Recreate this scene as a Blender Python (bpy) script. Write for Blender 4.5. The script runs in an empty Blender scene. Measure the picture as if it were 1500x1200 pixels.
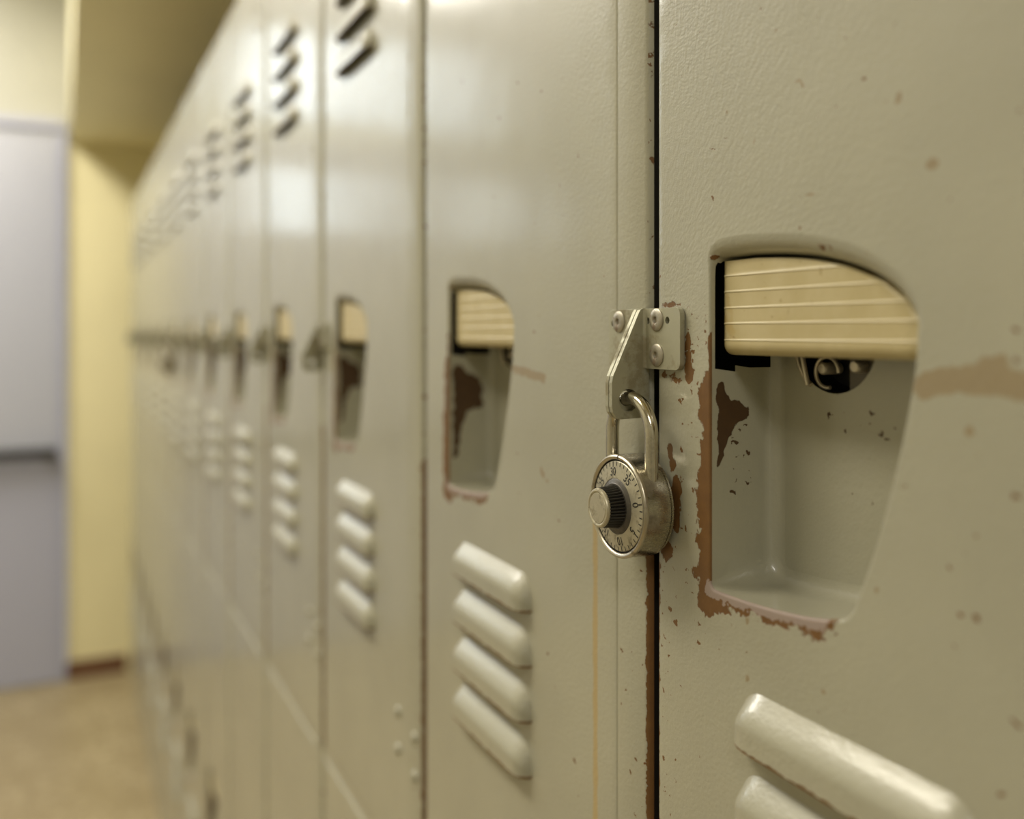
import bpy, bmesh, math, random
from math import sin, cos, pi, radians, sqrt, hypot
from mathutils import Vector, Matrix
from mathutils.geometry import delaunay_2d_cdt
random.seed(7)
sc = bpy.context.scene
COL = sc.collection

# ------------------------------------------------------------------ camera, sky, lamps, exposure
EYE = 1.454                    # camera height above the floor
DIST = 0.2479                  # camera distance from the locker faces (plane X = 0)
YAW = 25.77
FPX = 1363.0                   # focal length in pixels of the 1500 px wide frame
PITCH = 0.305                  # locker pitch along +Y
Y0 = 0.3631                    # the dark gap at the far side of the nearest locker
cam = bpy.data.cameras.new('camera')
cam.sensor_width = 36.0
cam.lens = FPX / 1500 * 36
cam.shift_y = -(600 - 489) / 1500
cam.clip_start = 0.01
cam.dof.use_dof = True
cam.dof.focus_distance = 0.418
cam.dof.aperture_fstop = 3.6
camo = bpy.data.objects.new('camera', cam)
camo.location = (-DIST, 0, EYE)
camo.rotation_euler = (radians(90), 0, radians(-YAW))
COL.objects.link(camo)
sc.camera = camo

world = bpy.data.worlds.new('world')
sc.world = world
world.use_nodes = True
bg = world.node_tree.nodes['Background']
bg.inputs[0].default_value = (0.88, 0.94, 1.0, 1)
bg.inputs[1].default_value = 3.7            # overcast daylight behind the glazing

def area(name, loc, sx, sy, power, color, rot=(0, 0, 0)):
    l = bpy.data.lights.new(name, 'AREA')
    l.shape = 'RECTANGLE'; l.size = sx; l.size_y = sy
    l.energy = power; l.color = color
    o = bpy.data.objects.new(name, l)
    o.location = loc; o.rotation_euler = rot
    COL.objects.link(o)
    return o
WARM = (1.0, 0.93, 0.78)
NEUTRAL = (1.0, 0.96, 0.88)
area('overhead_area_light', (-1.05, 3.3, 2.98), 0.6, 1.3, 47, NEUTRAL)  # added to brighten the far end; no fixture known there
area('overhead_area_light', (-1.05, 1.35, 2.98), 0.5, 1.3, 40, WARM)
area('overhead_area_light', (-1.15, -1.6, 2.98), 0.5, 1.3, 26, NEUTRAL)

sc.view_settings.view_transform = 'Standard'
sc.view_settings.look = 'None'
sc.view_settings.gamma = 1.0
sc.view_settings.use_curve_mapping = False
sc.view_settings.exposure = 0.0

# ------------------------------------------------------------------ node helpers
class NT:
    def __init__(self, name):
        self.m = bpy.data.materials.new(name); self.m.use_nodes = True
        self.t = self.m.node_tree; self.p = self.t.nodes['Principled BSDF']
    def n(self, kind, **kw):
        x = self.t.nodes.new(kind)
        for k, v in kw.items(): setattr(x, k, v)
        return x
    def put(self, sock, v):
        if isinstance(v, bpy.types.NodeSocket): self.t.links.new(v, sock)
        elif isinstance(v, tuple): sock.default_value = (*v, 1) if len(v) == 3 and len(sock.default_value) == 4 else v
        else: sock.default_value = v
    def math(self, op, a, b=0.0, c=0.0, clamp=False):
        x = self.n('ShaderNodeMath', operation=op, use_clamp=clamp)
        for i, v in enumerate((a, b, c)): self.put(x.inputs[i], v)
        return x.outputs[0]
    def step(self, v, lo, hi):
        x = self.n('ShaderNodeMapRange', interpolation_type='SMOOTHSTEP')
        self.put(x.inputs[0], v); self.put(x.inputs[1], lo); self.put(x.inputs[2], hi)
        return x.outputs[0]
    def mix(self, f, a, b):
        x = self.n('ShaderNodeMix', data_type='RGBA')
        self.put(x.inputs[0], f); self.put(x.inputs[6], a); self.put(x.inputs[7], b)
        return x.outputs[2]
    def fmix(self, f, a, b):
        x = self.n('ShaderNodeMix', data_type='FLOAT')
        self.put(x.inputs[0], f); self.put(x.inputs[2], a); self.put(x.inputs[3], b)
        return x.outputs[0]
    def noise(self, scale, detail=2.0, rough=0.5, vec=None, out=0):
        x = self.n('ShaderNodeTexNoise')
        self.put(x.inputs['Vector'], vec if vec is not None else self.obj())
        self.put(x.inputs['Scale'], scale); self.put(x.inputs['Detail'], detail); self.put(x.inputs['Roughness'], rough)
        return x.outputs[out]
    def obj(self):
        if not hasattr(self, '_tc'): self._tc = self.n('ShaderNodeTexCoord')
        return self._tc.outputs['Object']
    def bump(self, h, strength, dist, normal=None):
        x = self.n('ShaderNodeBump')
        self.put(x.inputs['Strength'], strength); self.put(x.inputs['Distance'], dist); self.put(x.inputs['Height'], h)
        if normal is not None: self.put(x.inputs['Normal'], normal)
        return x.outputs[0]
    def done(self, color=None, rough=None, metal=None, normal=None, spec=None, coat=None):
        for k, v in (('Base Color', color), ('Roughness', rough), ('Metallic', metal), ('Normal', normal), ('Specular IOR Level', spec), ('Coat Weight', coat)):
            if v is not None: self.put(self.p.inputs[k], v)
        return self.m

def mapped(nt, scale):
    x = nt.n('ShaderNodeMapping'); nt.put(x.inputs[0], nt.obj()); x.inputs['Scale'].default_value = scale
    return x.outputs[0]

PAINT = (0.365, 0.350, 0.262)
RUST_A, RUST_B = (0.185, 0.088, 0.020), (0.105, 0.046, 0.010)

def paint_material(name, worn=False, line=None, rustdark=1.0, base=PAINT, rough=0.40):
    t = NT(name)
    cloud = t.noise(9.0, 3)
    col = t.mix(t.step(cloud, 0.3, 0.7), tuple(c * 0.95 for c in base), tuple(c * 1.05 for c in base))
    peel = t.noise(750.0, 2, 0.55)
    peel2 = t.noise(380.0, 2, 0.5)
    dents = t.noise(14.0, 2, 0.5)
    h = t.math('ADD', t.math('MULTIPLY', peel, 0.55), t.math('MULTIPLY', peel2, 0.8))
    rg = t.math('ADD', rough - 0.05, t.math('MULTIPLY', t.noise(40.0, 3), 0.12))
    nrm = t.bump(dents, 0.18, 0.003)
    if worn:
        at = t.n('ShaderNodeVertexColor'); at.layer_name = 'wear'
        sep = t.n('ShaderNodeSeparateColor'); t.t.links.new(at.outputs[0], sep.inputs[0])
        R, G, B, A = sep.outputs[0], sep.outputs[1], sep.outputs[2], at.outputs[1]
        n1 = t.math('SUBTRACT', t.noise(120.0, 7, 0.62), 0.5)
        vo = t.n('ShaderNodeTexVoronoi', voronoi_dimensions='2D'); vo.inputs['Scale'].default_value = 230.0
        warp = t.n('ShaderNodeVectorMath', operation='MULTIPLY_ADD')
        t.put(warp.inputs[0], t.noise(260.0, 3, 0.6, out=1)); warp.inputs[1].default_value = (0.006, 0.006, 0.006); t.put(warp.inputs[2], t.obj())
        wx = t.n('ShaderNodeSeparateXYZ'); t.put(wx.inputs[0], warp.outputs[0])
        wc = t.n('ShaderNodeCombineXYZ'); t.put(wc.inputs[0], t.math('ADD', wx.outputs[0], wx.outputs[1])); t.put(wc.inputs[1], wx.outputs[2])
        t.put(vo.inputs['Vector'], wc.outputs[0])
        vc = t.n('ShaderNodeSeparateColor'); t.put(vc.inputs[0], vo.outputs['Color'])
        n3 = t.math('SUBTRACT', t.noise(330.0, 4, 0.6), 0.5)
        rust = t.step(t.math('ADD', R, t.math('MULTIPLY', n1, 1.6)), 0.47, 0.53)
        pick = t.math('LESS_THAN', vc.outputs[0], t.math('MULTIPLY', t.math('SUBTRACT', G, 0.2), 1.7))
        rad = t.math('ADD', 0.06, t.math('MULTIPLY', t.math('POWER', vc.outputs[1], 2.5), 0.22))
        speck = t.math('MULTIPLY', pick, t.math('LESS_THAN', vo.outputs['Distance'], rad))
        bare = t.step(t.math('ADD', B, t.math('MULTIPLY', n3, 1.5)), 0.47, 0.53)
        stain = t.math('MULTIPLY', t.step(t.math('ADD', A, t.math('MULTIPLY', n1, 1.3)), 0.45, 0.60), 0.75)
        rc = t.mix(t.noise(160.0, 4, 0.6), tuple(c * rustdark for c in RUST_B), tuple(c * rustdark for c in RUST_A))
        col = t.mix(stain, col, (0.25, 0.175, 0.08))
        if line:
            sx = t.n('ShaderNodeSeparateXYZ'); t.put(sx.inputs[0], t.obj())
            dd = t.math('ABSOLUTE', t.math('ADD', sx.outputs[1], line[0]))
            wob = t.math('MULTIPLY', t.math('SUBTRACT', t.noise(90.0, 3), 0.5), 0.003)
            ln = t.math('SUBTRACT', 1.0, t.step(t.math('ADD', dd, wob), 0.0016, 0.0028))
            zz = t.math('SUBTRACT', 1.0, t.step(sx.outputs[2], -0.10, -0.075))
            ln = t.math('MULTIPLY', t.math('MULTIPLY', ln, zz), 0.75)
            col = t.mix(ln, col, (0.42, 0.29, 0.10))
        allr = t.math('MAXIMUM', rust, speck)
        col = t.mix(allr, col, rc)
        col = t.mix(bare, col, (0.30, 0.235, 0.20))
        loss = t.math('MAXIMUM', allr, bare)
        h = t.math('SUBTRACT', t.math('MULTIPLY', h, t.math('SUBTRACT', 1.0, t.math('MULTIPLY', loss, 0.5))), t.math('MULTIPLY', loss, 0.7))
        rg = t.fmix(loss, rg, 0.62)
    coatn = t.bump(h, 0.20, 0.00030, nrm)
    nrm = t.bump(h, 0.75, 0.00030, nrm)
    t.p.inputs['Coat Roughness'].default_value = 0.12
    t.put(t.p.inputs['Coat Normal'], coatn)
    return t.done(col, rg, 0.0, nrm, 0.5, 0.62 if not worn else t.math('SUBTRACT', 0.62, t.math('MULTIPLY', loss, 0.55)))

def plain(name, color, rough=0.5, metal=0.0, spec=0.5, var=0.0, vscale=60.0, bump=0.0):
    t = NT(name)
    if var or bump:
        n = t.noise(vscale, 4, 0.6)
        c = t.mix(t.step(n, 0.3, 0.7), tuple(x * (1 - var) for x in color), tuple(x * (1 + var) for x in color))
        return t.done(c, t.math('ADD', rough - 0.06, t.math('MULTIPLY', n, 0.12)), metal, t.bump(n, bump, 0.0005) if bump else None, spec)
    return t.done(color, rough, metal, None, spec)

def steel(name, color, rough, dirt=(0.10, 0.08, 0.045), amount=0.5, scale=140.0, metal=1.0):
    t = NT(name)
    n = t.noise(scale, 6, 0.65)
    sc_ = t.noise(1.0, 3, 0.6, vec=mapped(t, (500.0, 500.0, 2500.0)))
    d = t.math('MULTIPLY', t.step(n, 0.50, 0.66), amount)
    c = t.mix(d, color, dirt)
    r = t.math('ADD', t.fmix(d, rough, rough + 0.3), t.math('MULTIPLY', t.math('SUBTRACT', sc_, 0.5), 0.15))
    return t.done(c, r, t.math('SUBTRACT', metal, t.math('MULTIPLY', d, 0.6)), t.bump(t.math('ADD', t.math('MULTIPLY', n, 0.4), sc_), 0.06, 0.0003))

M = {}
M['paint'] = paint_material('locker_paint')
M['paint_worn'] = paint_material('locker_paint_worn', True)
M['paint_line'] = paint_material('locker_paint_dripped', True, line=(0.2537,))
M['paint_pocket'] = paint_material('locker_paint_pocket', True, rustdark=0.42, rough=0.36)
M['cabinet'] = plain('cabinet_shade_dark', (0.055, 0.048, 0.038), 0.7)  # paint colour darkened inside so the door gaps read as deep shade
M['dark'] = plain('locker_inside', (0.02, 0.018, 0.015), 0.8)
M['bracket'] = steel('bracket_steel', (0.40, 0.385, 0.28), 0.46, (0.15, 0.115, 0.045), 0.7, 70.0, 0.5)
M['rivet'] = steel('rivet_steel', (0.40, 0.37, 0.30), 0.45, (0.14, 0.075, 0.03), 0.75, 260.0, 0.8)
M['case'] = steel('padlock_steel', (0.40, 0.37, 0.29), 0.27, (0.10, 0.07, 0.035), 0.8, 42.0)
M['rim'] = steel('padlock_rim', (0.48, 0.44, 0.35), 0.33, (0.14, 0.10, 0.05), 0.55, 120.0)
M['shackle'] = steel('shackle_steel', (0.56, 0.52, 0.42), 0.15, (0.2, 0.16, 0.09), 0.3, 90.0)
M['dial'] = steel('dial_steel', (0.52, 0.48, 0.36), 0.42, (0.14, 0.11, 0.05), 0.65, 200.0, 0.7)
M['ink'] = plain('dial_ink', (0.012, 0.011, 0.009), 0.5)
M['knob'] = plain('knob_black', (0.022, 0.020, 0.016), 0.33, 0.2)
M['flange'] = steel('knob_flange', (0.10, 0.09, 0.075), 0.42, (0.04, 0.035, 0.025), 0.6, 150.0, 0.6)
M['latch'] = plain('latch_dark_steel', (0.03, 0.028, 0.026), 0.4, 0.6)
M['wire'] = plain('latch_wire', (0.62, 0.55, 0.42), 0.35, 0.6)
M['grey'] = plain('door_grey', (0.43, 0.44, 0.55), 0.30)
M['palegrey'] = plain('door_pale', (0.47, 0.48, 0.55), 0.22)
M['bar'] = plain('bar_dark', (0.05, 0.05, 0.048), 0.35, 0.5)
M['yellow'] = plain('wall_yellow', (0.87, 0.79, 0.47), 0.5, 0.0, 0.4, 0.03, 3.0)
M['cream'] = plain('wall_cream', (0.47, 0.46, 0.39), 0.5, 0.0, 0.4, 0.03, 3.0)
M['white'] = plain('ceiling_white', (0.72, 0.70, 0.62), 0.7)
M['brown'] = plain('baseboard_brown', (0.16, 0.075, 0.035), 0.5)

def handle_material():
    t = NT('handle_cream')
    n = t.noise(60.0, 4, 0.6); s = t.noise(230.0, 3, 0.5)
    c = t.mix(t.step(n, 0.35, 0.7), (0.47, 0.39, 0.20), (0.52, 0.44, 0.245))
    c = t.mix(t.math('MULTIPLY', t.step(s, 0.66, 0.74), 0.6), c, (0.26, 0.16, 0.05))
    c = t.mix(t.math('MULTIPLY', t.step(t.noise(75.0, 2), 0.64, 0.72), 0.5), c, (0.42, 0.29, 0.09))
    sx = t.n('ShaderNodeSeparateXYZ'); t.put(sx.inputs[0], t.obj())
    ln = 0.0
    for rv in (0.0244, 0.0177, 0.0109, 0.0043, -0.0027):       # light caught by the raised beads, painted in as pale lines
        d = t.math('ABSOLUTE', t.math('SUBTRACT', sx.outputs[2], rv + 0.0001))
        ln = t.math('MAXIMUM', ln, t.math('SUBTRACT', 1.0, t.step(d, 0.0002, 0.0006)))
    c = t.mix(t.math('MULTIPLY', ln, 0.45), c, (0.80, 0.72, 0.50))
    return t.done(c, 0.42, 0.0, t.bump(s, 0.1, 0.0003), 0.45)
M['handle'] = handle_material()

def floor_material():
    t = NT('floor_speckled')
    a = t.noise(28.0, 5, 0.7); b = t.noise(5.0, 3, 0.6)
    c = t.mix(t.step(a, 0.35, 0.65), (0.26, 0.20, 0.105), (0.52, 0.43, 0.265))
    c = t.mix(t.step(b, 0.3, 0.7), c, (0.34, 0.27, 0.15))
    return t.done(c, 0.35, 0.0, t.bump(a, 0.05, 0.001), 0.4)
M['floor'] = floor_material()
def glass_material():
    t = NT('window_glass'); t.put(t.p.inputs['Transmission Weight'], 1.0)
    return t.done((0.95, 0.98, 0.97), 0.02)
M['glass'] = glass_material()

# ------------------------------------------------------------------ object helpers
# meshes are written in locker-face coordinates (s, v, e): s towards the camera along the row,
# v up, e out of the face into the corridor; world = (-e, -s, v)
def W(p): return (-p[2], -p[1 - 1], p[1])

def link(name, me, mat, parent=None, loc=(0, 0, 0), smooth=None):
    o = bpy.data.objects.new(name, me)
    COL.objects.link(o)
    o.location = loc
    if parent: o.parent = parent
    if mat is not None and not me.materials: me.materials.append(mat)
    if smooth is not None:
        for p in me.polygons: p.use_smooth = True
        me.set_sharp_from_angle(angle=radians(smooth))
    return o

def mesh(name, verts, faces, face_space=True):
    me = bpy.data.meshes.new(name)
    me.from_pydata([W(v) for v in verts] if face_space else verts, [], faces)
    me.validate(); me.update()
    return me

def shade(me, ang=35):
    for p in me.polygons: p.use_smooth = True
    me.set_sharp_from_angle(angle=radians(ang))
    return me

def mesh_bm(name, bm, ang=None):
    bmesh.ops.recalc_face_normals(bm, faces=bm.faces)
    me = bpy.data.meshes.new(name); bm.to_mesh(me); bm.free()
    if ang is not None: shade(me, ang)
    return me

def empty(name, loc, label, cat, group=None):
    o = bpy.data.objects.new(name, None); COL.objects.link(o)
    o.location = loc; o.empty_display_size = 0.03
    o['label'] = label; o['category'] = cat
    if group: o['group'] = group
    return o

def box_bm(bm, a, b, bevel=0.0):
    r = bmesh.ops.create_cube(bm, size=1.0)
    vs = r['verts']
    for v in vs:
        v.co = Vector([(a[i] + b[i]) / 2 + v.co[i] * (b[i] - a[i]) for i in range(3)])
    if bevel:
        es = {e for v in vs for e in v.link_edges}
        bmesh.ops.bevel(bm, geom=list(es), offset=bevel, segments=2, affect='EDGES', profile=0.5)

def boxes(name, lst, mat, parent=None, bevel=0.0, loc=(0, 0, 0)):
    bm = bmesh.new()
    for a, b in lst: box_bm(bm, a, b, bevel)
    return link(name, mesh_bm(name, bm), mat, parent, loc)

def fbox(s0, s1, v0, v1, e0, e1):
    return ((-e1, -s1, v0), (-e0, -s0, v1))

def structure(o): o['kind'] = 'structure'; return o

def lathe(name, prof, seg=64, ang=35, flute=None):
    """prof: (radius, e) along the axis e; returns a mesh in face coordinates"""
    verts, faces = [], []
    rings = []
    for r, e in prof:
        if r < 1e-6:
            verts.append((0, 0, e)); rings.append([len(verts) - 1] * seg)
        else:
            ids = []
            for i in range(seg):
                a = 2 * pi * i / seg
                verts.append((r * cos(a), r * sin(a), e)); ids.append(len(verts) - 1)
            rings.append(ids)
    for A, B in zip(rings, rings[1:]):
        for i in range(seg):
            j = (i + 1) % seg
            f = []
            for x in (A[i], A[j], B[j], B[i]):
                if x not in f: f.append(x)
            if len(f) > 2: faces.append(f)
    me = mesh(name, verts, faces)
    return shade(me, ang)

def tube(name, pts, r, seg=16, caps=True):
    verts, faces = [], []
    P = [Vector(p) for p in pts]
    n = len(P)
    up = None
    for i, p in enumerate(P):
        d = (P[min(i + 1, n - 1)] - P[max(i - 1, 0)]).normalized()
        if up is None:
            up = d.orthogonal().normalized()
        up = (up - d * up.dot(d)).normalized()
        b = d.cross(up)
        for k in range(seg):
            a = 2 * pi * k / seg
            verts.append(tuple(p + (up * cos(a) + b * sin(a)) * r))
    for i in range(n - 1):
        for k in range(seg):
            l = (k + 1) % seg
            faces.append((i * seg + k, i * seg + l, (i + 1) * seg + l, (i + 1) * seg + k))
    if caps:
        faces.append(tuple(range(seg))[::-1]); faces.append(tuple(range((n - 1) * seg, n * seg)))
    return shade(mesh(name, verts, faces), 50)

# ------------------------------------------------------------------ 2-D tools
def inside(p, poly):
    x, y = p; c = False; n = len(poly); j = n - 1
    for i in range(n):
        xi, yi = poly[i]; xj, yj = poly[j]
        if (yi > y) != (yj > y) and x < (xj - xi) * (y - yi) / (yj - yi) + xi: c = not c
        j = i
    return c

def seg_dist(p, a, b):
    ax, ay = a; bx, by = b; px, py = p
    dx, dy = bx - ax, by - ay
    L = dx * dx + dy * dy
    t = 0 if L == 0 else max(0, min(1, ((px - ax) * dx + (py - ay) * dy) / L))
    return hypot(px - ax - t * dx, py - ay - t * dy)

def sdist(p, poly):
    d = min(seg_dist(p, poly[i - 1], poly[i]) for i in range(len(poly)))
    return d if inside(p, poly) else -d

def field(p, patches):
    """patches: (channel, points, reach, radius) – polygon (radius None) or polyline of a radius"""
    o = [0, 0, 0, 0]
    for ch, pts, reach, rad in patches:
        xs = [q[0] for q in pts]; ys = [q[1] for q in pts]
        m = reach * 2 + (rad or 0)
        if p[0] < min(xs) - m or p[0] > max(xs) + m or p[1] < min(ys) - m or p[1] > max(ys) + m: continue
        if rad is None: sd = sdist(p, pts)
        else:
            sd = rad - (min(seg_dist(p, pts[i], pts[i + 1]) for i in range(len(pts) - 1)) if len(pts) > 1 else hypot(p[0] - pts[0][0], p[1] - pts[0][1]))
        o[ch] = max(o[ch], min(1.0, max(0.0, 0.5 + sd / reach)))
    return o

def paint_wear(me, fn):
    ca = me.color_attributes.new('wear', 'FLOAT_COLOR', 'POINT')
    for i, v in enumerate(me.vertices):
        ca.data[i].color = fn((-v.co.y, v.co.z, -v.co.x))

# hand opening outline; cr = radius of the two far-side corners
OPEN_L = 0.0433
def opening(cr, n_left=46):
    pts = []
    L, B, T = OPEN_L, -0.1085, 0.0322
    # far-side edge upwards
    for i in range(n_left + 1):
        pts.append((L, B + cr + (T - B - 2 * cr) * i / n_left))
    for i in range(1, 7):
        a = pi - (pi / 2) * i / 6
        pts.append((L + cr + cr * cos(a), T - cr + cr * sin(a)))
    ctl = [(L + cr, T), (0.066, 0.0322), (0.089, 0.0305), (0.1068, 0.0276), (0.1261, 0.0218), (0.1400, 0.0140), (0.1472, 0.0060),
           (0.1492, -0.0010), (0.1476, -0.0165), (0.1408, -0.0450), (0.1321, -0.0725), (0.1243, -0.0920), (0.1215, -0.0975),
           (0.1160, -0.1015), (0.1000, -0.1050), (0.0775, -0.1074), (0.060, -0.1083), (L + cr, B)]
    # Catmull-Rom through the control points
    N = 7
    for k in range(len(ctl) - 1):
        p0 = ctl[max(k - 1, 0)]; p1 = ctl[k]; p2 = ctl[k + 1]; p3 = ctl[min(k + 2, len(ctl) - 1)]
        for i in range(1, N + 1):
            t = i / N
            pts.append(tuple(0.5 * (2 * p1[a] + (p2[a] - p0[a]) * t + (2 * p0[a] - 5 * p1[a] + 4 * p2[a] - p3[a]) * t * t + (3 * p1[a] - p0[a] - 3 * p2[a] + p3[a]) * t ** 3) for a in (0, 1)))
    for i in range(1, 6):
        a = -pi / 2 - (pi / 2) * i / 6
        pts.append((L + cr + cr * cos(a), B + cr + cr * sin(a)))
    return pts            # clockwise

def normals2d(pts):       # outward normals of a clockwise loop
    out = []
    n = len(pts)
    for i in range(n):
        a, b = pts[i - 1], pts[(i + 1) % n]
        dx, dy = b[0] - a[0], b[1] - a[1]
        l = hypot(dx, dy) or 1
        out.append((-dy / l, dx / l))
    return out

OUT = opening(0.0030)
ONRM = normals2d(OUT)
# roll of the pressed lip: wide along the top and near side, tight on the far side and the sill
def roll_radius(p, nrm):
    top = max(0, nrm[1]) ** 1.2; right = max(0, nrm[0])
    return 0.0011 + 0.0068 * min(1, top) * min(1, max(0, (p[0] - OPEN_L) / 0.006 + 0.25)) + 0.0006 * right
ROLL = [roll_radius(p, n) for p, n in zip(OUT, ONRM)]
for _ in range(6):
    ROLL = [(ROLL[i - 1] + 2 * ROLL[i] + ROLL[(i + 1) % len(ROLL)]) / 4 for i in range(len(ROLL))]

LOUV_L = 0.112
LOUV_H = 0.0215
LOW_LOUVRES = [-0.1640, -0.1965, -0.2290, -0.2615]
TOP_LOUVRES = [0.2535, 0.2880, 0.3225, 0.3570]
LOUV_S = 0.0628

def door_mesh(name, vb, vt, fs, patches, base_speck, dense):
    """pressed door pan: flat face with a rolled hand opening, louvre slots and returned edges"""
    s0, s1 = 0.0048, 0.2748
    r = 0.0016
    verts2, edges = [], []
    def loop(pts):
        b = len(verts2)
        verts2.extend(Vector(p) for p in pts)
        n = len(pts)
        edges.extend((b + i, b + (i + 1) % n) for i in range(n))
        return list(range(b, b + n))
    rect = [(s0 + r, vb + r), (s1 - r, vb + r), (s1 - r, vt - r), (s0 + r, vt - r)]
    # edge subdivided so that the wear field keeps its detail
    step = dense if dense else 0.03
    bnd = []
    for i in range(4):
        a, b = rect[i], rect[(i + 1) % 4]
        n = max(1, int(hypot(b[0] - a[0], b[1] - a[1]) / (step * 1.5)))
        bnd += [(a[0] + (b[0] - a[0]) * k / n, a[1] + (b[1] - a[1]) * k / n) for k in range(n)]
    L_out = loop(bnd)
    hole = [(p[0] + fs + n[0] * rr, p[1] + n[1] * rr) for p, n, rr in zip(OUT, ONRM, ROLL)]
    L_hole = loop(hole)
    slots = []
    for vv in LOW_LOUVRES + ([] if vb == LO_B else TOP_LOUVRES):
        sl = [(LOUV_S + fs + 0.007, vv + 0.0012), (LOUV_S + fs + LOUV_L - 0.007, vv + 0.0012), (LOUV_S + fs + LOUV_L - 0.007, vv + 0.011), (LOUV_S + fs + 0.007, vv + 0.011)]
        slots.append((sl, loop(sl)))
    if dense:
        y = vb + 0.01
        row = 0
        while y < vt - 0.01:
            near = -0.30 < y < 0.12
            st = dense if near else 0.012
            x = s0 + 0.004 + (row % 2) * st / 2
            while x < s1 - 0.004:
                verts2.append(Vector((x, y))); x += st
            y += st * 0.87; row += 1
    v2, e2, f2, ov, oe, of = delaunay_2d_cdt(verts2, edges, [], 0, 1e-6)
    bb = (min(p[0] for p in hole), max(p[0] for p in hole), min(p[1] for p in hole), max(p[1] for p in hole))
    faces = []
    for f in f2:
        c = (sum(v2[i].x for i in f) / 3, sum(v2[i].y for i in f) / 3)
        if bb[0] < c[0] < bb[1] and bb[2] < c[1] < bb[3] and inside(c, hole): continue
        if any(sl[0][0] < c[0] < sl[1][0] and sl[0][1] < c[1] < sl[2][1] for sl, _ in slots): continue
        a, b, d = (v2[i] for i in f)
        if (b - a).cross(d - a) < 0: f = f[::-1]
        faces.append(tuple(f))
    verts = [(v.x, v.y, 0.0) for v in v2]
    remap = {}
    for new, olds in enumerate(ov):
        for o in olds: remap[o] = new
    # rolled lip of the opening
    prev = [remap[i] for i in L_hole]
    for k in range(1, 6):
        a = (pi / 2) * k / 5
        cur = []
        for p, n, rr in zip(OUT, ONRM, ROLL):
            off = rr * (1 - sin(a)); dep = rr * (1 - cos(a))
            verts.append((p[0] + fs + n[0] * off, p[1] + n[1] * off, -dep)); cur.append(len(verts) - 1)
        m = len(cur)
        for i in range(m):
            j = (i + 1) % m
            faces.append((prev[i], prev[j], cur[j], cur[i]))
        prev = cur
    # louvre slots: short returns
    for sl, ids in slots:
        pr = [remap[i] for i in ids]
        cu = []
        for p in sl: verts.append((p[0], p[1], -0.0012)); cu.append(len(verts) - 1)
        for i in range(4):
            j = (i + 1) % 4
            faces.append((pr[j], pr[i], cu[i], cu[j]))
    # outer edge: rounded and returned
    cx, cy = (s0 + s1) / 2, (vb + vt) / 2
    prev = [remap[i] for i in L_out]
    for off, dep in ((r * 0.55, r * 0.15), (r * 0.87, r * 0.5), (r, r), (r, 0.018)):
        cur = []
        for p in bnd:
            x = p[0] + (off if abs(p[0] - (s1 - r)) < 1e-6 else -off if abs(p[0] - (s0 + r)) < 1e-6 else 0)
            y = p[1] + (off if abs(p[1] - (vt - r)) < 1e-6 else -off if abs(p[1] - (vb + r)) < 1e-6 else 0)
            verts.append((x, y, -dep)); cur.append(len(verts) - 1)
        m = len(cur)
        for i in range(m):
            j = (i + 1) % m
            faces.append((prev[j], prev[i], cur[i], cur[j]))
        prev = cur
    me = mesh(name, verts, faces)
    shade(me, 40)
    def fn(q):
        o = field((q[0] - fs, q[1]), patches)
        g = base_speck
        return (o[0], max(o[1], g), o[2], o[3])
    paint_wear(me, fn)
    return me

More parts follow.
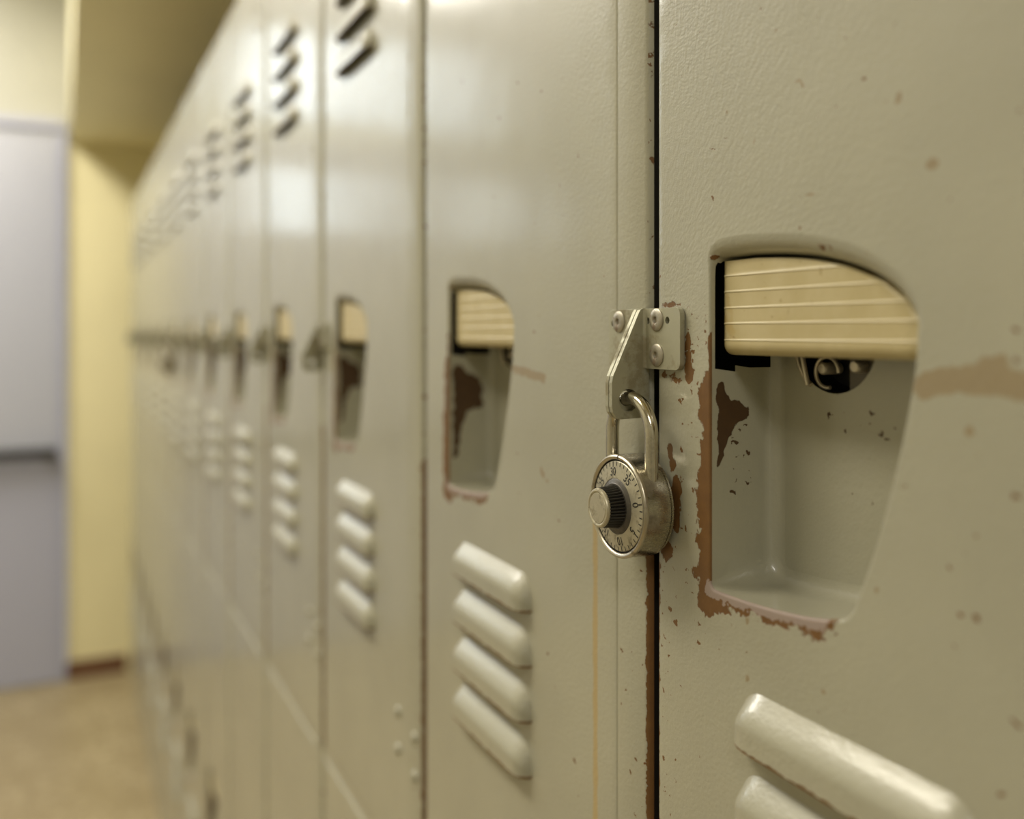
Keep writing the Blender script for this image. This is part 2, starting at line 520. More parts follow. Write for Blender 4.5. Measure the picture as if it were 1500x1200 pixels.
def pocket_mesh(name, fs, patches, wall_patches):
    DEP, FR = 0.0355, 0.0065
    back = opening(0.0105)
    bn = normals2d(back)
    verts, faces = [], []
    n = len(OUT)
    rings = []
    for k in range(19):
        t = k / 18
        ids = []
        for p, q, nn, rr in zip(OUT, back, bn, ROLL):
            d = rr + (DEP - FR - rr) * t
            w = min(1, t * 1.4)
            verts.append((p[0] * (1 - w) + q[0] * w + fs, p[1] * (1 - w) + q[1] * w, -d)); ids.append(len(verts) - 1)
        rings.append(ids)
    for k in range(1, 7):
        a = (pi / 2) * k / 6
        ids = []
        for q, nn in zip(back, bn):
            off = FR * (1 - cos(a))
            verts.append((q[0] - nn[0] * off + fs, q[1] - nn[1] * off, -(DEP - FR + FR * sin(a)))); ids.append(len(verts) - 1)
        rings.append(ids)
    slot_v, slot_d = -0.0150, 0.0320
    for A, B in zip(rings, rings[1:]):
        for i in range(n):
            j = (i + 1) % n
            c = [sum(verts[x][a] for x in (A[i], A[j], B[j], B[i])) / 4 for a in range(3)]
            if c[0] < OPEN_L + fs + 0.004 and slot_v < c[1] < 0.0305 and -slot_d < c[2] < -0.003: continue
            faces.append((A[i], A[j], B[j], B[i]))
    # back wall with the round cut-out of the latch
    last = rings[-1]
    pts = [Vector(verts[i][:2]) for i in last]
    m = len(pts)
    ed = [(i, (i + 1) % m) for i in range(m)]
    C = (0.0785 + fs, -0.0020); R = 0.0225
    circ = [Vector((C[0] + R * cos(2 * pi * i / 40), C[1] + R * sin(2 * pi * i / 40))) for i in range(40)]
    pts += circ; ed += [(m + i, m + (i + 1) % 40) for i in range(40)]
    poly = [tuple(p) for p in pts[:m]]
    y = -0.105
    while y < 0.03:
        x = 0.045
        while x < 0.145:
            if inside((x + fs, y), poly): pts.append(Vector((x + fs, y)))
            x += 0.004
        y += 0.004
    v2, e2, f2, ov, oe, of = delaunay_2d_cdt(pts, ed, [], 0, 1e-7)
    base = len(verts)
    verts += [(v.x, v.y, -DEP) for v in v2]
    for f in f2:
        c = (sum(v2[i].x for i in f) / 3, sum(v2[i].y for i in f) / 3)
        if hypot(c[0] - C[0], c[1] - C[1]) < R * 0.998 or not inside(c, poly): continue
        a, b, d = (v2[i] for i in f)
        if (b - a).cross(d - a) < 0: f = f[::-1]
        faces.append(tuple(base + i for i in f))
    bm = bmesh.new()
    vs = [bm.verts.new(W(v)) for v in verts]
    for f in faces:
        try: bm.faces.new([vs[i] for i in f])
        except ValueError: pass
    bmesh.ops.remove_doubles(bm, verts=bm.verts, dist=1e-6)
    me = bpy.data.meshes.new(name); bm.to_mesh(me); bm.free()
    shade(me, 50)
    def fn(q):
        s = q[0] - fs
        if s < OPEN_L + 0.0035 and q[2] > -0.031:
            o = field((-q[2], q[1]), wall_patches)
        else:
            o = field((s, q[1]), patches)
        return (o[0], max(o[1], 0.17), o[2], o[3])
    paint_wear(me, fn)
    return me

def handle_mesh(name, fs):
    """ribbed lift handle filling the upper part of the opening"""
    ins = 0.0014
    loop_ = [(p[0] - n[0] * ins, p[1] - n[1] * ins) for p, n in zip(OUT, ONRM)]
    vbot = -0.0090
    left = OPEN_L + 0.0008
    def right_at(v):
        best = left
        for i in range(len(loop_)):
            a, b = loop_[i - 1], loop_[i]
            if (a[1] - v) * (b[1] - v) <= 0 and a[1] != b[1]:
                best = max(best, a[0] + (b[0] - a[0]) * (v - a[1]) / (b[1] - a[1]))
        return best
    vtop = max(p[1] for p in loop_) - 0.0002
    ribs = [0.0244, 0.0177, 0.0109, 0.0043, -0.0027]
    lev = []
    for k in range(7):                                   # rounded foot
        a = (pi / 2) * k / 6
        lev.append((vbot + 0.0048 * (1 - cos(a)), -0.0052 - 0.0048 * (1 - sin(a))))
    for rv in reversed(ribs):                            # each band ends in a tiny ledge
        lev.append((rv - 0.0003, -0.0053)); lev.append((rv - 0.0001, -0.0053 + 0.0003))
        lev.append((rv + 0.0001, -0.0053 + 0.0003)); lev.append((rv + 0.0006, -0.0053))
    for k in range(1, 9):
        lev.append((ribs[0] + 0.0006 + (vtop - ribs[0] - 0.0006) * k / 8, -0.0054))
    lev.sort()
    NS = 16
    DB = -0.026
    verts, faces = [], []
    rows = []
    for v, e in lev:
        rt = right_at(v)
        ids = []
        # far end rounded
        rr = 0.0035
        cols = [(left, e - rr), (left + 0.0003, e - rr * 0.6), (left + 0.0012, e - rr * 0.25), (left + rr, e)]
        cols += [(left + rr + (rt - 0.002 - left - rr) * k / NS, e) for k in range(1, NS + 1)]
        cols += [(rt - 0.0006, e - 0.0006), (rt, e - 0.002)]
        cols = [(left, DB)] + cols + [(rt, DB)]
        for s, ee in cols:
            verts.append((s + fs, v, max(ee, DB))); ids.append(len(verts) - 1)
        rows.append(ids)
    for A, B in zip(rows, rows[1:]):
        for i in range(len(A) - 1):
            faces.append((A[i], A[i + 1], B[i + 1], B[i]))
        faces.append((A[-1], A[0], B[0], B[-1]))
    faces.append(tuple(rows[0])[::-1]); faces.append(tuple(rows[-1]))
    me = mesh(name, verts, faces)
    return shade(me, 28)

def louvre_mesh(name):
    nu, nq = 36, 14
    H = 0.0085; re = 0.013
    verts, faces = [], []
    def prof(q):      # q 0 at the upper edge, 1 at the lip
        if q < 0.58:
            x = q / 0.58
            return H * (0.5 - 0.5 * cos(pi * x)) * 0.25 + H * sin(x * pi / 2) * 0.75
        return H * (1.0 - 0.03 * (q - 0.58))
    grid = []
    for i in range(nu + 1):
        t = i / nu
        u = LOUV_L * (0.5 - 0.5 * cos(pi * t)) * 0.5 + LOUV_L * t * 0.5
        d = min(u, LOUV_L - u)
        g = 1.0 if d >= re else sqrt(max(0, 1 - ((re - d) / re) ** 2))
        gv = 1.0 if d >= re else 0.25 + 0.75 * g
        col = []
        for k in range(nq + 1):
            q = k / nq
            verts.append((u, LOUV_H * gv * (1 - q), prof(q) * g + 0.00005)); col.append(len(verts) - 1)
        # lip thickness and inner skin
        for vv, fe in ((0.0, -0.0011), (0.005, -0.0011)):
            verts.append((u, vv, max(0.0, prof(1) * g + fe))); col.append(len(verts) - 1)
        grid.append(col)
    for A, B in zip(grid, grid[1:]):
        for k in range(len(A) - 1):
            faces.append((A[k], A[k + 1], B[k + 1], B[k]))
    me = mesh(name, verts, faces)
    shade(me, 45)
    paint_wear(me, lambda q: (max(0.0, 0.72 - q[1] / 0.004), 0.20, 0, 0))
    return me

# ------------------------------------------------------------------ the setting
END = 4.345
CEIL = 3.0
LEFT = -2.3
structure(boxes('floor', [((LEFT - 0.1, -3.1, -0.1), (0.5, END + 0.2, 0.0))], M['floor']))
structure(boxes('ceiling', [((LEFT - 0.1, -3.1, CEIL), (0.5, END + 0.2, CEIL + 0.1))], M['white']))
structure(boxes('wall_right', [((0.395, -3.0, 0.0), (0.5, END, CEIL))], M['yellow']))
structure(boxes('wall_left', [((LEFT - 0.1, -3.0, 0.0), (LEFT, END, CEIL))], M['cream']))
structure(boxes('wall_rear', [((LEFT - 0.1, -3.1, 0.0), (0.5, -3.0, CEIL))], M['cream']))
structure(boxes('trim_1', [((-0.222, -3.0, EYE + 0.807), (0.395, END, CEIL))], M['yellow']))      # bulkhead over the row
DX0, DX1, DX2 = -0.262, -1.19, -2.12        # double doors in the end wall
DH = 2.30
TZ0, TZ1 = 2.43, 2.93
structure(boxes('wall_end', [((-0.235, END, 0.0), (0.5, END + 0.12, CEIL)), ((LEFT, END, 0.0), (DX2 - 0.03, END + 0.12, CEIL)),
                             ((DX2 - 0.03, END, TZ1), (-0.235, END + 0.12, CEIL)), ((DX2 - 0.03, END, DH + 0.04), (-0.235, END + 0.12, TZ0)),
                             ((-0.50, END, TZ0), (-0.235, END + 0.12, TZ1)), ((DX2 - 0.03, END, TZ0), (-1.80, END + 0.12, TZ1))], M['cream']))
yw = structure(boxes('wall_end_pier', [((-0.235, END - 0.006, 0.0), (0.395, END - 0.0005, EYE + 0.8065))], M['yellow']))
yw.name = 'wall_pier'
structure(boxes('baseboard_end', [((-0.235, END - 0.018, 0.0), (-0.002, END - 0.0065, 0.075))], M['brown'], None, 0.002))
structure(boxes('trim_2', [((-0.262, END - 0.035, 0.0), (-0.236, END + 0.10, DH + 0.04)), ((DX2 - 0.03, END - 0.05, 0.0), (DX2 - 0.002, END + 0.1, DH + 0.04)),
                           ((DX2 - 0.002, END - 0.05, DH + 0.004), (-0.262, END + 0.1, DH + 0.04)), ((-0.285, END + 0.017, 0.0), (-0.262, END + 0.1, DH)), ((DX2 - 0.002, END + 0.017, 0.0), (DX2 + 0.02, END + 0.1, DH)),
                           ((DX2, END + 0.017, DH - 0.02), (-0.262, END + 0.1, DH + 0.006)), ((DX1 - 0.02, END + 0.017, 0.0), (DX1 + 0.02, END + 0.05, DH)), ((DX2, END + 0.017, 0.0), (-0.262, END + 0.06, 0.012))], M['grey'], None, 0.001))

def leaf(name, xa, xb):
    """steel door leaf with two high lites and a crash bar; xa > xb"""
    e = bpy.data.objects.new(name, None); COL.objects.link(e); e.location = (xa, END - 0.03, 0); e['kind'] = 'structure'
    w = xa - xb
    z0, z1 = 1.93, 2.22
    la = (-0.33, -0.62); lb = (-0.755, -0.895)
    def part(nm, lst, mat, bev=0.0): return boxes(nm, lst, mat, e, bev)
    part('upper_panel', [((-w, 0, 0.96), (0, 0.045, z0)), ((-w, 0, z1), (0, 0.045, DH)), ((la[0], 0, z0), (0, 0.045, z1)),
                         ((lb[0], 0, z0), (la[1], 0.045, z1)), ((-w, 0, z0), (lb[1], 0.045, z1))], M['palegrey'])
    part('lower_panel', [((-w, 0, 0.006), (0, 0.045, 0.96))], M['grey'])
    part('push_bar', [((-w + 0.05, -0.07, 0.945), (-0.004, -0.03, 0.985)), ((-w + 0.06, -0.03, 0.95), (-w + 0.1, 0, 0.98)), ((-0.06, -0.03, 0.95), (-0.02, 0, 0.98))], M['bar'], 0.004)
    for a, b in (la, lb): part('pane', [((b, 0.018, z0), (a, 0.024, z1))], M['glass'])
leaf('door_1', DX0 - 0.003, DX1)
leaf('door_2', DX1 - 0.004, DX2)
tw = bpy.data.objects.new('window_1', None); COL.objects.link(tw); tw.location = (-1.15, END + 0.05, TZ0); tw['kind'] = 'structure'
def tpart(nm, lst, mat): return boxes(nm, [((a[0] + 1.15, a[1] - 0.05 - END, a[2] - TZ0), (b[0] + 1.15, b[1] - 0.05 - END, b[2] - TZ0)) for a, b in lst], mat, tw)
ya, yb = END + 0.03, END + 0.08
xs = [-0.50, -0.95, -1.36, -1.80]
tpart('window_frame', [((-1.80, ya, TZ0), (-0.50, yb, TZ0 + 0.035)), ((-1.80, ya, TZ1 - 0.035), (-0.50, yb, TZ1))] +
      [((x - 0.02, ya, TZ0 + 0.035), (x + 0.02, yb, TZ1 - 0.035)) for x in (-0.521, -0.95, -1.36, -1.779)], M['cream'])
for a, b in zip(xs, xs[1:]): tpart('pane', [((b + 0.02, END + 0.05, TZ0 + 0.035), (a - 0.02, END + 0.056, TZ1 - 0.035))], M['glass'])

# ------------------------------------------------------------------ wear of the paint (s, v) relative to the hand opening
Lp = OPEN_L
SILL = [(Lp, -0.1085), (0.060, -0.1083), (0.0775, -0.1074), (0.100, -0.105), (0.108, -0.1035)]
EDGE_RUST = [(0, [(Lp, -0.022), (Lp, -0.060)], 0.011, 0.0062), (0, [(Lp, -0.030), (Lp, -0.044)], 0.008, 0.0062),
             (0, [(Lp, -0.060), (Lp, -0.112)], 0.012, 0.0090), (0, [(Lp, 0.0), (Lp, -0.022)], 0.006, 0.0008),
             (0, SILL, 0.012, 0.0060), (2, SILL[:], 0.006, 0.0036), (0, [(Lp, 0.0325), (Lp + 0.006, 0.0335)], 0.005, 0.0004)]
WEAR0 = EDGE_RUST + [
    (0, [(0.0048, -0.088), (0.0048, -0.30)], 0.006, 0.0012), (0, [(0.0085, -0.094), (0.0125, -0.100)], 0.008, 0.004),
    (0, [(0.0275, -0.003), (0.0285, -0.020)], 0.007, 0.0026), (0, [(0.022, -0.0215), (0.010, -0.0185)], 0.007, 0.002),
    (0, [(0.0195, -0.066), (0.0185, -0.086)], 0.007, 0.0032), (0, [(0.0135, -0.052), (0.016, -0.060)], 0.007, 0.0025),
    (0, [(0.0048, 0.013), (0.022, 0.0135)], 0.007, 0.0003),
    (1, [(0.034, 0.005), (0.036, -0.12)], 0.07, 0.003), (1, [(0.020, -0.02), (0.020, -0.12)], 0.07, -0.008), (1, [(0.048, -0.120), (0.075, -0.122)], 0.06, -0.004), (1, [(0.008, -0.12), (0.008, -0.30)], 0.06, 0.0),
    (3, [(0.1525, -0.0175), (0.158, -0.0150), (0.170, -0.0140), (0.195, -0.0150), (0.23, -0.0150)], 0.006, 0.0045), (3, [(0.1745, -0.0095), (0.180, -0.0085)], 0.005, 0.0028),
]
def px(x, y):    # a measured mark on the face of the nearest locker
    d, th = DIST, radians(YAW)
    zc = FPX * d / (cos(th) * (x - 92.0)); Y = (zc - d * sin(th)) / cos(th)
    return (Y0 - Y, (489 - y) * zc / FPX)
for ax, ay, bx, by, rr in ((1178, 84, 1172, 92, .0006), (1168, 104, 1164, 122, .0008), (1172, 118, 1176, 126, .0006), (1190, 184, 1191, 187, .0010),
                           (1112, 196, 1105, 208, .0007), (1176, 284, 1196, 281, .0008), (1214, 266, 1219, 262, .0008), (1062, 160, 1063, 166, .0008),
                           (1136, 40, 1138, 45, .0008), (1315, 143, 1316, 146, .0016), (1364, 238, 1368, 240, .0018), (1205, 1012, 1206, 1014, .0010), (1175, 957, 1176, 958, .0010),
                           (1095, 990, 1094, 1000, .0007), (1110, 910, 1109, 912, .0010), (1284, 866, 1285, 868, .0014), (1420, 630, 1421, 632, .0018), (1096, 893, 1095, 912, .0012), (1113, 925, 1116, 922, .0008)):
    WEAR0.append((3, [px(ax, ay), px(bx, by)], 0.0026, rr))
WEAR1 = EDGE_RUST + [
    (3, [(0.1485, -0.0215), (0.165, -0.0225), (0.190, -0.0255)], 0.004, 0.0028), (3, [(0.187, -0.078), (0.193, -0.083)], 0.004, 0.0020),
    (3, [(0.075, -0.1515)], 0.004, 0.0018), (3, [(0.205, 0.012)], 0.003, 0.0008), (3, [(0.185, 0.01)], 0.003, 0.0008), (3, [(0.178, -0.064), (0.180, -0.068)], 0.003, 0.001)]
WALL = [(0, [(0.0040, -0.0215), (0.0065, -0.0208), (0.0105, -0.0275), (0.0150, -0.0295), (0.0210, -0.0340), (0.0190, -0.0365), (0.0140, -0.0385), (0.0120, -0.0425), (0.0095, -0.0450), (0.0075, -0.0520), (0.0040, -0.0560)], 0.004, None),
        (1, [(0.012, -0.052), (0.019, -0.062)], 0.03, 0.006)]
WALL_B = [(0, [(0.0040, -0.0215), (0.0065, -0.0208), (0.0150, -0.0275), (0.0250, -0.0330), (0.0280, -0.0520), (0.0140, -0.0560), (0.0105, -0.0700), (0.0075, -0.0850), (0.0040, -0.0900)], 0.006, None)]
BACK = [(1, [(0.07, -0.062), (0.095, -0.062)], 0.06, -0.008), (1, [(0.085, -0.032), (0.10, -0.035)], 0.05, -0.002)]

# ------------------------------------------------------------------ shared meshes of a locker
UP_B, UP_T = -0.4345, 0.5150
LOW_SHIFT = -0.850
LO_B, LO_T = -0.4950, 0.4040
FS = 0.0063
door_near = door_mesh('door_near', UP_B, UP_T, 0.0, WEAR0, 0.215, 0.0026)
door_next = door_mesh('door_next', UP_B, UP_T, FS, WEAR1, 0.205, 0.0040)
door_far = door_mesh('door_far', UP_B, UP_T, FS, EDGE_RUST, 0.18, 0.008)
door_low = door_mesh('door_low', LO_B, LO_T, FS, EDGE_RUST, 0.18, 0.012)
pocket_near = pocket_mesh('pocket_near', 0.0, BACK, WALL)
pocket_far = pocket_mesh('pocket_far', FS, BACK, WALL_B)
handle_near = handle_mesh('handle_near', 0.0)
handle_far = handle_mesh('handle_far', FS)
louvre = louvre_mesh('louvre')
rivet_me = lathe('rivet', [(0.0, 0.0001), (0.0013, 0.0001), (0.0016, 0.0011), (0.0021, 0.0014), (0.0034, 0.0012), (0.0047, 0.0009), (0.0052, 0.0005), (0.0053, -0.0006)], 28, 40)
hinge_rivet_me = lathe('hinge_rivet', [(0.0, 0.0034), (0.0025, 0.0030), (0.0040, 0.0018), (0.0046, 0.0), (0.0046, -0.001)], 16, 60)
for me in (door_near,): me.materials.append(M['paint_worn'])
door_next.materials.append(M['paint_line']); door_far.materials.append(M['paint_worn']); door_low.materials.append(M['paint_worn'])
for me in (pocket_near, pocket_far): me.materials.append(M['paint_pocket'])
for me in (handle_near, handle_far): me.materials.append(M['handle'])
louvre.materials.append(M['paint_worn']); rivet_me.materials.append(M['rivet']); hinge_rivet_me.materials.append(M['paint'])

def frame_mesh(name, vb, vt, worn):
    """front frame: near-side stile shared with the next locker, top and bottom rails"""
    bm = bmesh.new()
    z = [vb + 0.0005, vt - 0.0005]
    n = 60 if worn else 1
    e = 0.0004
    prof = [(0.2754, -0.02), (0.2754, -0.0008), (0.2760, e), (0.2990, e), (0.3005, -0.0004), (0.3016, -0.0014), (0.3021, -0.0032), (0.3012, -0.0038), (0.2800, -0.0038)]
    verts, faces = [], []
    for i in range(n + 1):
        v = z[0] + (z[1] - z[0]) * i / n
        for s, ee in prof: verts.append((s, v, ee))
    m = len(prof)
    for i in range(n):
        for k in range(m - 1):
            faces.append((i * m + k, i * m + k + 1, (i + 1) * m + k + 1, (i + 1) * m + k))
    # rails
    for a, b in ((vb, vb + 0.0045 + 0.0005), (vt - 0.012, vt)):
        q = len(verts)
        for s, v, ee in ((-0.0020, a, -0.0012), (0.2754, a, -0.0012), (0.2754, b, -0.0012), (-0.0020, b, -0.0012)):
            verts.append((s, v, ee))
        for s, v, ee in ((-0.0020, a, -0.018), (0.2754, a, -0.018), (0.2754, b, -0.018), (-0.0020, b, -0.018)):
            verts.append((s, v, ee))
        faces += [(q, q + 1, q + 2, q + 3), (q + 1, q, q + 4, q + 5), (q + 3, q + 2, q + 6, q + 7)]
    me = mesh(name, verts, faces)
    shade(me, 50)
    def fn(p):
        if p[0] < 0.2755: return (0, 0.15, 0, 0)
        d = p[0] - 0.2995
        r = max(0.0, min(0.80, 0.5 + (d - 0.0006) / 0.004))
        low = p[1] < -0.09
        return (r if low else r * 0.40, 0.27 if low else (0.45 if d > 0.0012 else 0.20), 0, 0)
    paint_wear(me, fn)
    me.materials.append(M['paint_worn'])
    return me
frame_up = frame_mesh('frame_upper', -0.4400, 0.5270, True)
frame_lo = frame_mesh('frame_lower', -0.5040, 0.4095, False)

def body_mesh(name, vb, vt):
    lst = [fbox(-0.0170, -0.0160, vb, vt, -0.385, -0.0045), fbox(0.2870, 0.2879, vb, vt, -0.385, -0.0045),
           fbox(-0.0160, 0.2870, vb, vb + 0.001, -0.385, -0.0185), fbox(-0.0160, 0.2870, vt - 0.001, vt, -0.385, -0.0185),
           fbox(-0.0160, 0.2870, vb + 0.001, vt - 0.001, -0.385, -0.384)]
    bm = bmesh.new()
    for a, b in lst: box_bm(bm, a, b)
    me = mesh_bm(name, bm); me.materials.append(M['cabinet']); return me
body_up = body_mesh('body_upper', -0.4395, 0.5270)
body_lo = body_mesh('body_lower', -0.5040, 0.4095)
base_bm = bmesh.new(); box_bm(base_bm, *fbox(-0.0024, 0.3021, -0.604, -0.5045, -0.38, -0.012)); base_me = mesh_bm('plinth', base_bm); base_me.materials.append(M['paint'])

# latch seen under the handle
latch_cup = lathe('latch_cup', [(0.0225, -0.0356), (0.0222, -0.0450), (0.0205, -0.0470), (0.0, -0.0470)], 40, 40); latch_cup.materials.append(M['latch'])
ring_pts = [(0.0065 * cos(a), 0.0065 * sin(a), 0) for a in [2 * pi * i / 24 for i in range(20)]]
latch_ring = tube('latch_ring', ring_pts, 0.0009, 8); latch_ring.materials.append(M['wire'])
latch_pin = lathe('latch_pin', [(0, 0.004), (0.002, 0.0038), (0.0026, 0.003), (0.0026, -0.006)], 16, 40); latch_pin.materials.append(M['wire'])
spring_a = tube('latch_spring_a', [(-0.021, 0.008, 0.001), (-0.0215, -0.004, 0.001), (-0.0195, -0.0115, 0.001), (-0.0155, -0.0175, 0.001), (-0.0125, -0.0195, 0.001)], 0.0011, 8)
spring_b = tube('latch_spring_b', [(-0.0165, 0.006, 0.002), (-0.0160, -0.006, 0.002), (-0.0142, -0.0130, 0.002), (-0.0125, -0.0195, 0.002)], 0.0011, 8)
for m_ in (spring_a, spring_b): m_.materials.append(M['wire'])
pb = bmesh.new()
hp = [(0.004, 0.012), (0.004, -0.021)] + [(0.0215 * cos(a), 0.0215 * sin(a)) for a in [radians(-72 + 12 * i) for i in range(9)]]
fv = [pb.verts.new(W((p[0], p[1], -0.0015))) for p in hp]; pb.faces.new(fv)
g = bmesh.ops.extrude_face_region(pb, geom=pb.faces[:])
for v in g['geom']:
    if isinstance(v, bmesh.types.BMVert): v.co.x += 0.0015
latch_plate = mesh_bm('latch_plate', pb); latch_plate.materials.append(plain('latch_plate_steel', (0.16, 0.14, 0.11), 0.5, 0.4))

# ------------------------------------------------------------------ hasp brackets
def thick_poly(bm, pts3, holes3, push):
    """extrude a planar outline with round holes by the vector push (face coordinates)"""
    def add(loop): return [bm.verts.new(W(p)) for p in loop]
    loops = [add(pts3)] + [add(h) for h in holes3]
    es = []
    for L in loops:
        for i in range(len(L)): es.append(bm.edges.new((L[i - 1], L[i])))
    r = bmesh.ops.triangle_fill(bm, use_beauty=True, use_dissolve=False, edges=es)
    fs = [x for x in r['geom'] if isinstance(x, bmesh.types.BMFace)]
    g = bmesh.ops.extrude_face_region(bm, geom=fs)
    pv = Vector(W(push))
    for v in g['geom']:
        if isinstance(v, bmesh.types.BMVert): v.co += pv

def arc(c, r, a0, a1, n): return [(c[0] + r * cos(radians(a0 + (a1 - a0) * i / n)), c[1] + r * sin(radians(a0 + (a1 - a0) * i / n))) for i in range(n + 1)]
TAB = [(0.0008, 0.0117), (0.0040, 0.0118), (0.0056, 0.0112), (0.0065, 0.0098), (0.0206, -0.0195), (0.0212, -0.0225), (0.0212, -0.0335), (0.0206, -0.0362), (0.0188, -0.0385), (0.0160, -0.0395), (0.0060, -0.0392), (0.0028, -0.0385), (0.0012, -0.0365), (0.0008, -0.0340)]
HOLE = (0.0122, -0.0308)
def bracket_mesh(name, near):
    """leaf riveted to the face plus a tab that stands out into the corridor"""
    bm = bmesh.new()
    T = 0.0025
    ts = -0.0036 if near else -0.0068                     # far face of the tab
    hole = arc(HOLE, 0.0053, 0, -337.5, 15) if near else arc((0.0114, -0.0300), 0.0036, 0, -337.5, 15)
    thick_poly(bm, [(ts, p[1], p[0]) for p in TAB], [[(ts, p[1], p[0]) for p in hole]], (T, 0, 0))
    a, b = -0.0162, 0.0117
    if near:
        ss0, ss1 = ts + T - 0.0002, 0.0262
        pts = [(ss0, a), (ss1 - 0.004, a)] + arc((ss1 - 0.0035, a + 0.0035), 0.0035, -90, 0, 5)[1:] + arc((ss1 - 0.0035, b - 0.0035), 0.0035, 0, 90, 5) + [(ss0, b)]
        small = [(0.0009, 0.0060), (0.0166, 0.0060)]
    else:
        ss0, ss1 = -0.0330, ts + 0.0002
        pts = [(ss1, b)] + arc((ss0 + 0.0030, b - 0.0030), 0.0030, 90, 180, 5) + arc((ss0 + 0.0030, a + 0.0030), 0.0030, 180, 270, 5) + [(ss1, a)]
        small = [(-0.0290, 0.0050), (-0.0130, 0.0050)]
    holes = [[(q[0], q[1], 0.0006) for q in arc(c, 0.0017, 0, -324, 9)] for c in small]
    thick_poly(bm, [(p[0], p[1], 0.0006) for p in pts], holes, (0, 0, T))
    if near:                                              # inside radius of the bend
        x0, y0, rr = ts + T - 0.0001, 0.0030, 0.0019
        sec = [(x0, y0)] + [(x0 + rr - rr * sin(radians(q)), y0 + rr - rr * cos(radians(q))) for q in range(0, 91, 15)]
        fv = [bm.verts.new(W((q[0], a + 0.0003, q[1]))) for q in sec]
        g = bmesh.ops.extrude_face_region(bm, geom=[bm.faces.new(fv)])
        for v in g['geom']:
            if isinstance(v, bmesh.types.BMVert): v.co.z += b - a - 0.0006
    me = mesh_bm(name, bm)
    me.materials.append(M['bracket'])
    return me
bracket_near = bracket_mesh('bracket_near', True)
bracket_far = bracket_mesh('bracket_far', False)

def soften(o, w=0.0006):
    b = o.modifiers.new('bevel', 'BEVEL'); b.width = w; b.segments = 2; b.limit_method = 'ANGLE'; b.angle_limit = radians(50)
    b.harden_normals = False

# ------------------------------------------------------------------ the lockers
ORD = ['nearest', 'second', 'third', 'fourth', 'fifth', 'sixth', 'seventh', 'eighth', 'ninth', 'tenth', 'eleventh', 'twelfth', 'thirteenth', 'fourteenth']
HASPS = {0, 2, 3, 4, 5, 6, 7, 8, 9, 10, 11, 12}
LOCKED = {0, 7}
N = 13
UPLAB = {0: 'grey-green steel locker at right with rust round its open handhold, padlock beside it',
         1: 'second upper locker, left of the near padlock, with a short brown scrape by its handhold'}
def common(parent, door_me, pocket_me, handle_me, fs, detail):
    d = link('door', door_me, None, parent)
    link('hand_recess', pocket_me, None, d)
    hd = link('lift_handle', handle_me, None, d); hd['label'] = 'cream ribbed lift handle'
    for vv in LOW_LOUVRES + ([] if door_me is door_low else TOP_LOUVRES):
        link('louvre', louvre, None, d, W((LOUV_S + fs, vv, 0.0)))
    for sv in ((0.2460, -0.3094), (0.2460, -0.3402), (0.2460, 0.4300), (0.2460, 0.4608)):
        if sv[1] < 0.38 or not door_me is door_low: link('hinge_rivet', hinge_rivet_me, None, d, W((sv[0], sv[1], 0)))
    c = W((0.0785 + fs, -0.0020, 0))
    if detail:
        lp = link('latch_cup', latch_cup, None, d, c)
        cc = lambda s, v, e: W((0.0785 + fs + s, -0.0020 + v, e))
        link('latch_plate', latch_plate, None, d, cc(0, 0, -0.0385))
        link('latch_ring', latch_ring, None, d, cc(-0.006, -0.014, -0.0375))
        link('latch_pin', latch_pin, None, d, cc(-0.0080, -0.0125, -0.0400))
        link('latch_pin', latch_pin, None, d, cc(0.0115, -0.0110, -0.0380))
        link('latch_spring', spring_a, None, d, cc(0, 0, -0.0360))
        link('latch_spring', spring_b, None, d, cc(0, 0, -0.0350))
    else:
        link('latch_cup', latch_cup, None, d, c)
    return d

for k in range(0, N):
    has = k in HASPS
    if k in UPLAB: lab = UPLAB[k]
    else:
        lab = f'{ORD[k]} upper locker counted from the camera, ' + ('sharp black vent slots near its top' if k == 2 else 'padlocked at its blurred hasp' if k in LOCKED else 'a bare steel hasp at its far edge')
    if k == N - 1: lab = 'last upper locker of the row, against the yellow end wall'
    u = empty('locker', (0, Y0 + k * PITCH, EYE), lab, 'locker', 'upper tier lockers')
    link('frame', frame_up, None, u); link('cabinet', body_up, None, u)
    if k == 0: common(u, door_near, pocket_near, handle_near, 0.0, True)
    elif k == 1: common(u, door_next, pocket_far, handle_far, FS, True)
    else: common(u, door_far, pocket_far, handle_far, FS, False)
    for sv in ((0.2740 + 0.013, -0.3148), (0.2740 + 0.013, -0.3449)):
        link('hinge_rivet', hinge_rivet_me, None, u, W((sv[0], sv[1], 0.0004)))
    if has:
        h1 = link('hasp_bracket', bracket_near, None, u)
        h2 = link('hasp_bracket', bracket_far, None, u)
        soften(h1); soften(h2)
        if k == 0: h1['label'] = 'pale steel hasp bracket'; h2['label'] = 'pale steel hasp bracket'
        for c in ((0.0084, 0.0063), (0.0086, -0.0098)): link('rivet', rivet_me, None, h1, W((c[0], c[1], 0.0031)))
        for c in ((-0.0235, 0.0058), (-0.0160, -0.0098)): link('rivet', rivet_me, None, h2, W((c[0], c[1], 0.0031)))
for k in range(0, N):
    lab = f'{ORD[k]} lower tier locker counted from the camera, below its upper locker'
    if k == N - 1: lab = 'last lower tier locker, at the floor by the yellow end wall'
    u = empty('locker', (0, Y0 + k * PITCH, EYE + LOW_SHIFT), lab, 'locker', 'lower tier lockers')
    link('frame', frame_lo, None, u); link('cabinet', body_lo, None, u); link('plinth', base_me, None, u)
    common(u, door_low, pocket_far, handle_far, FS, False)

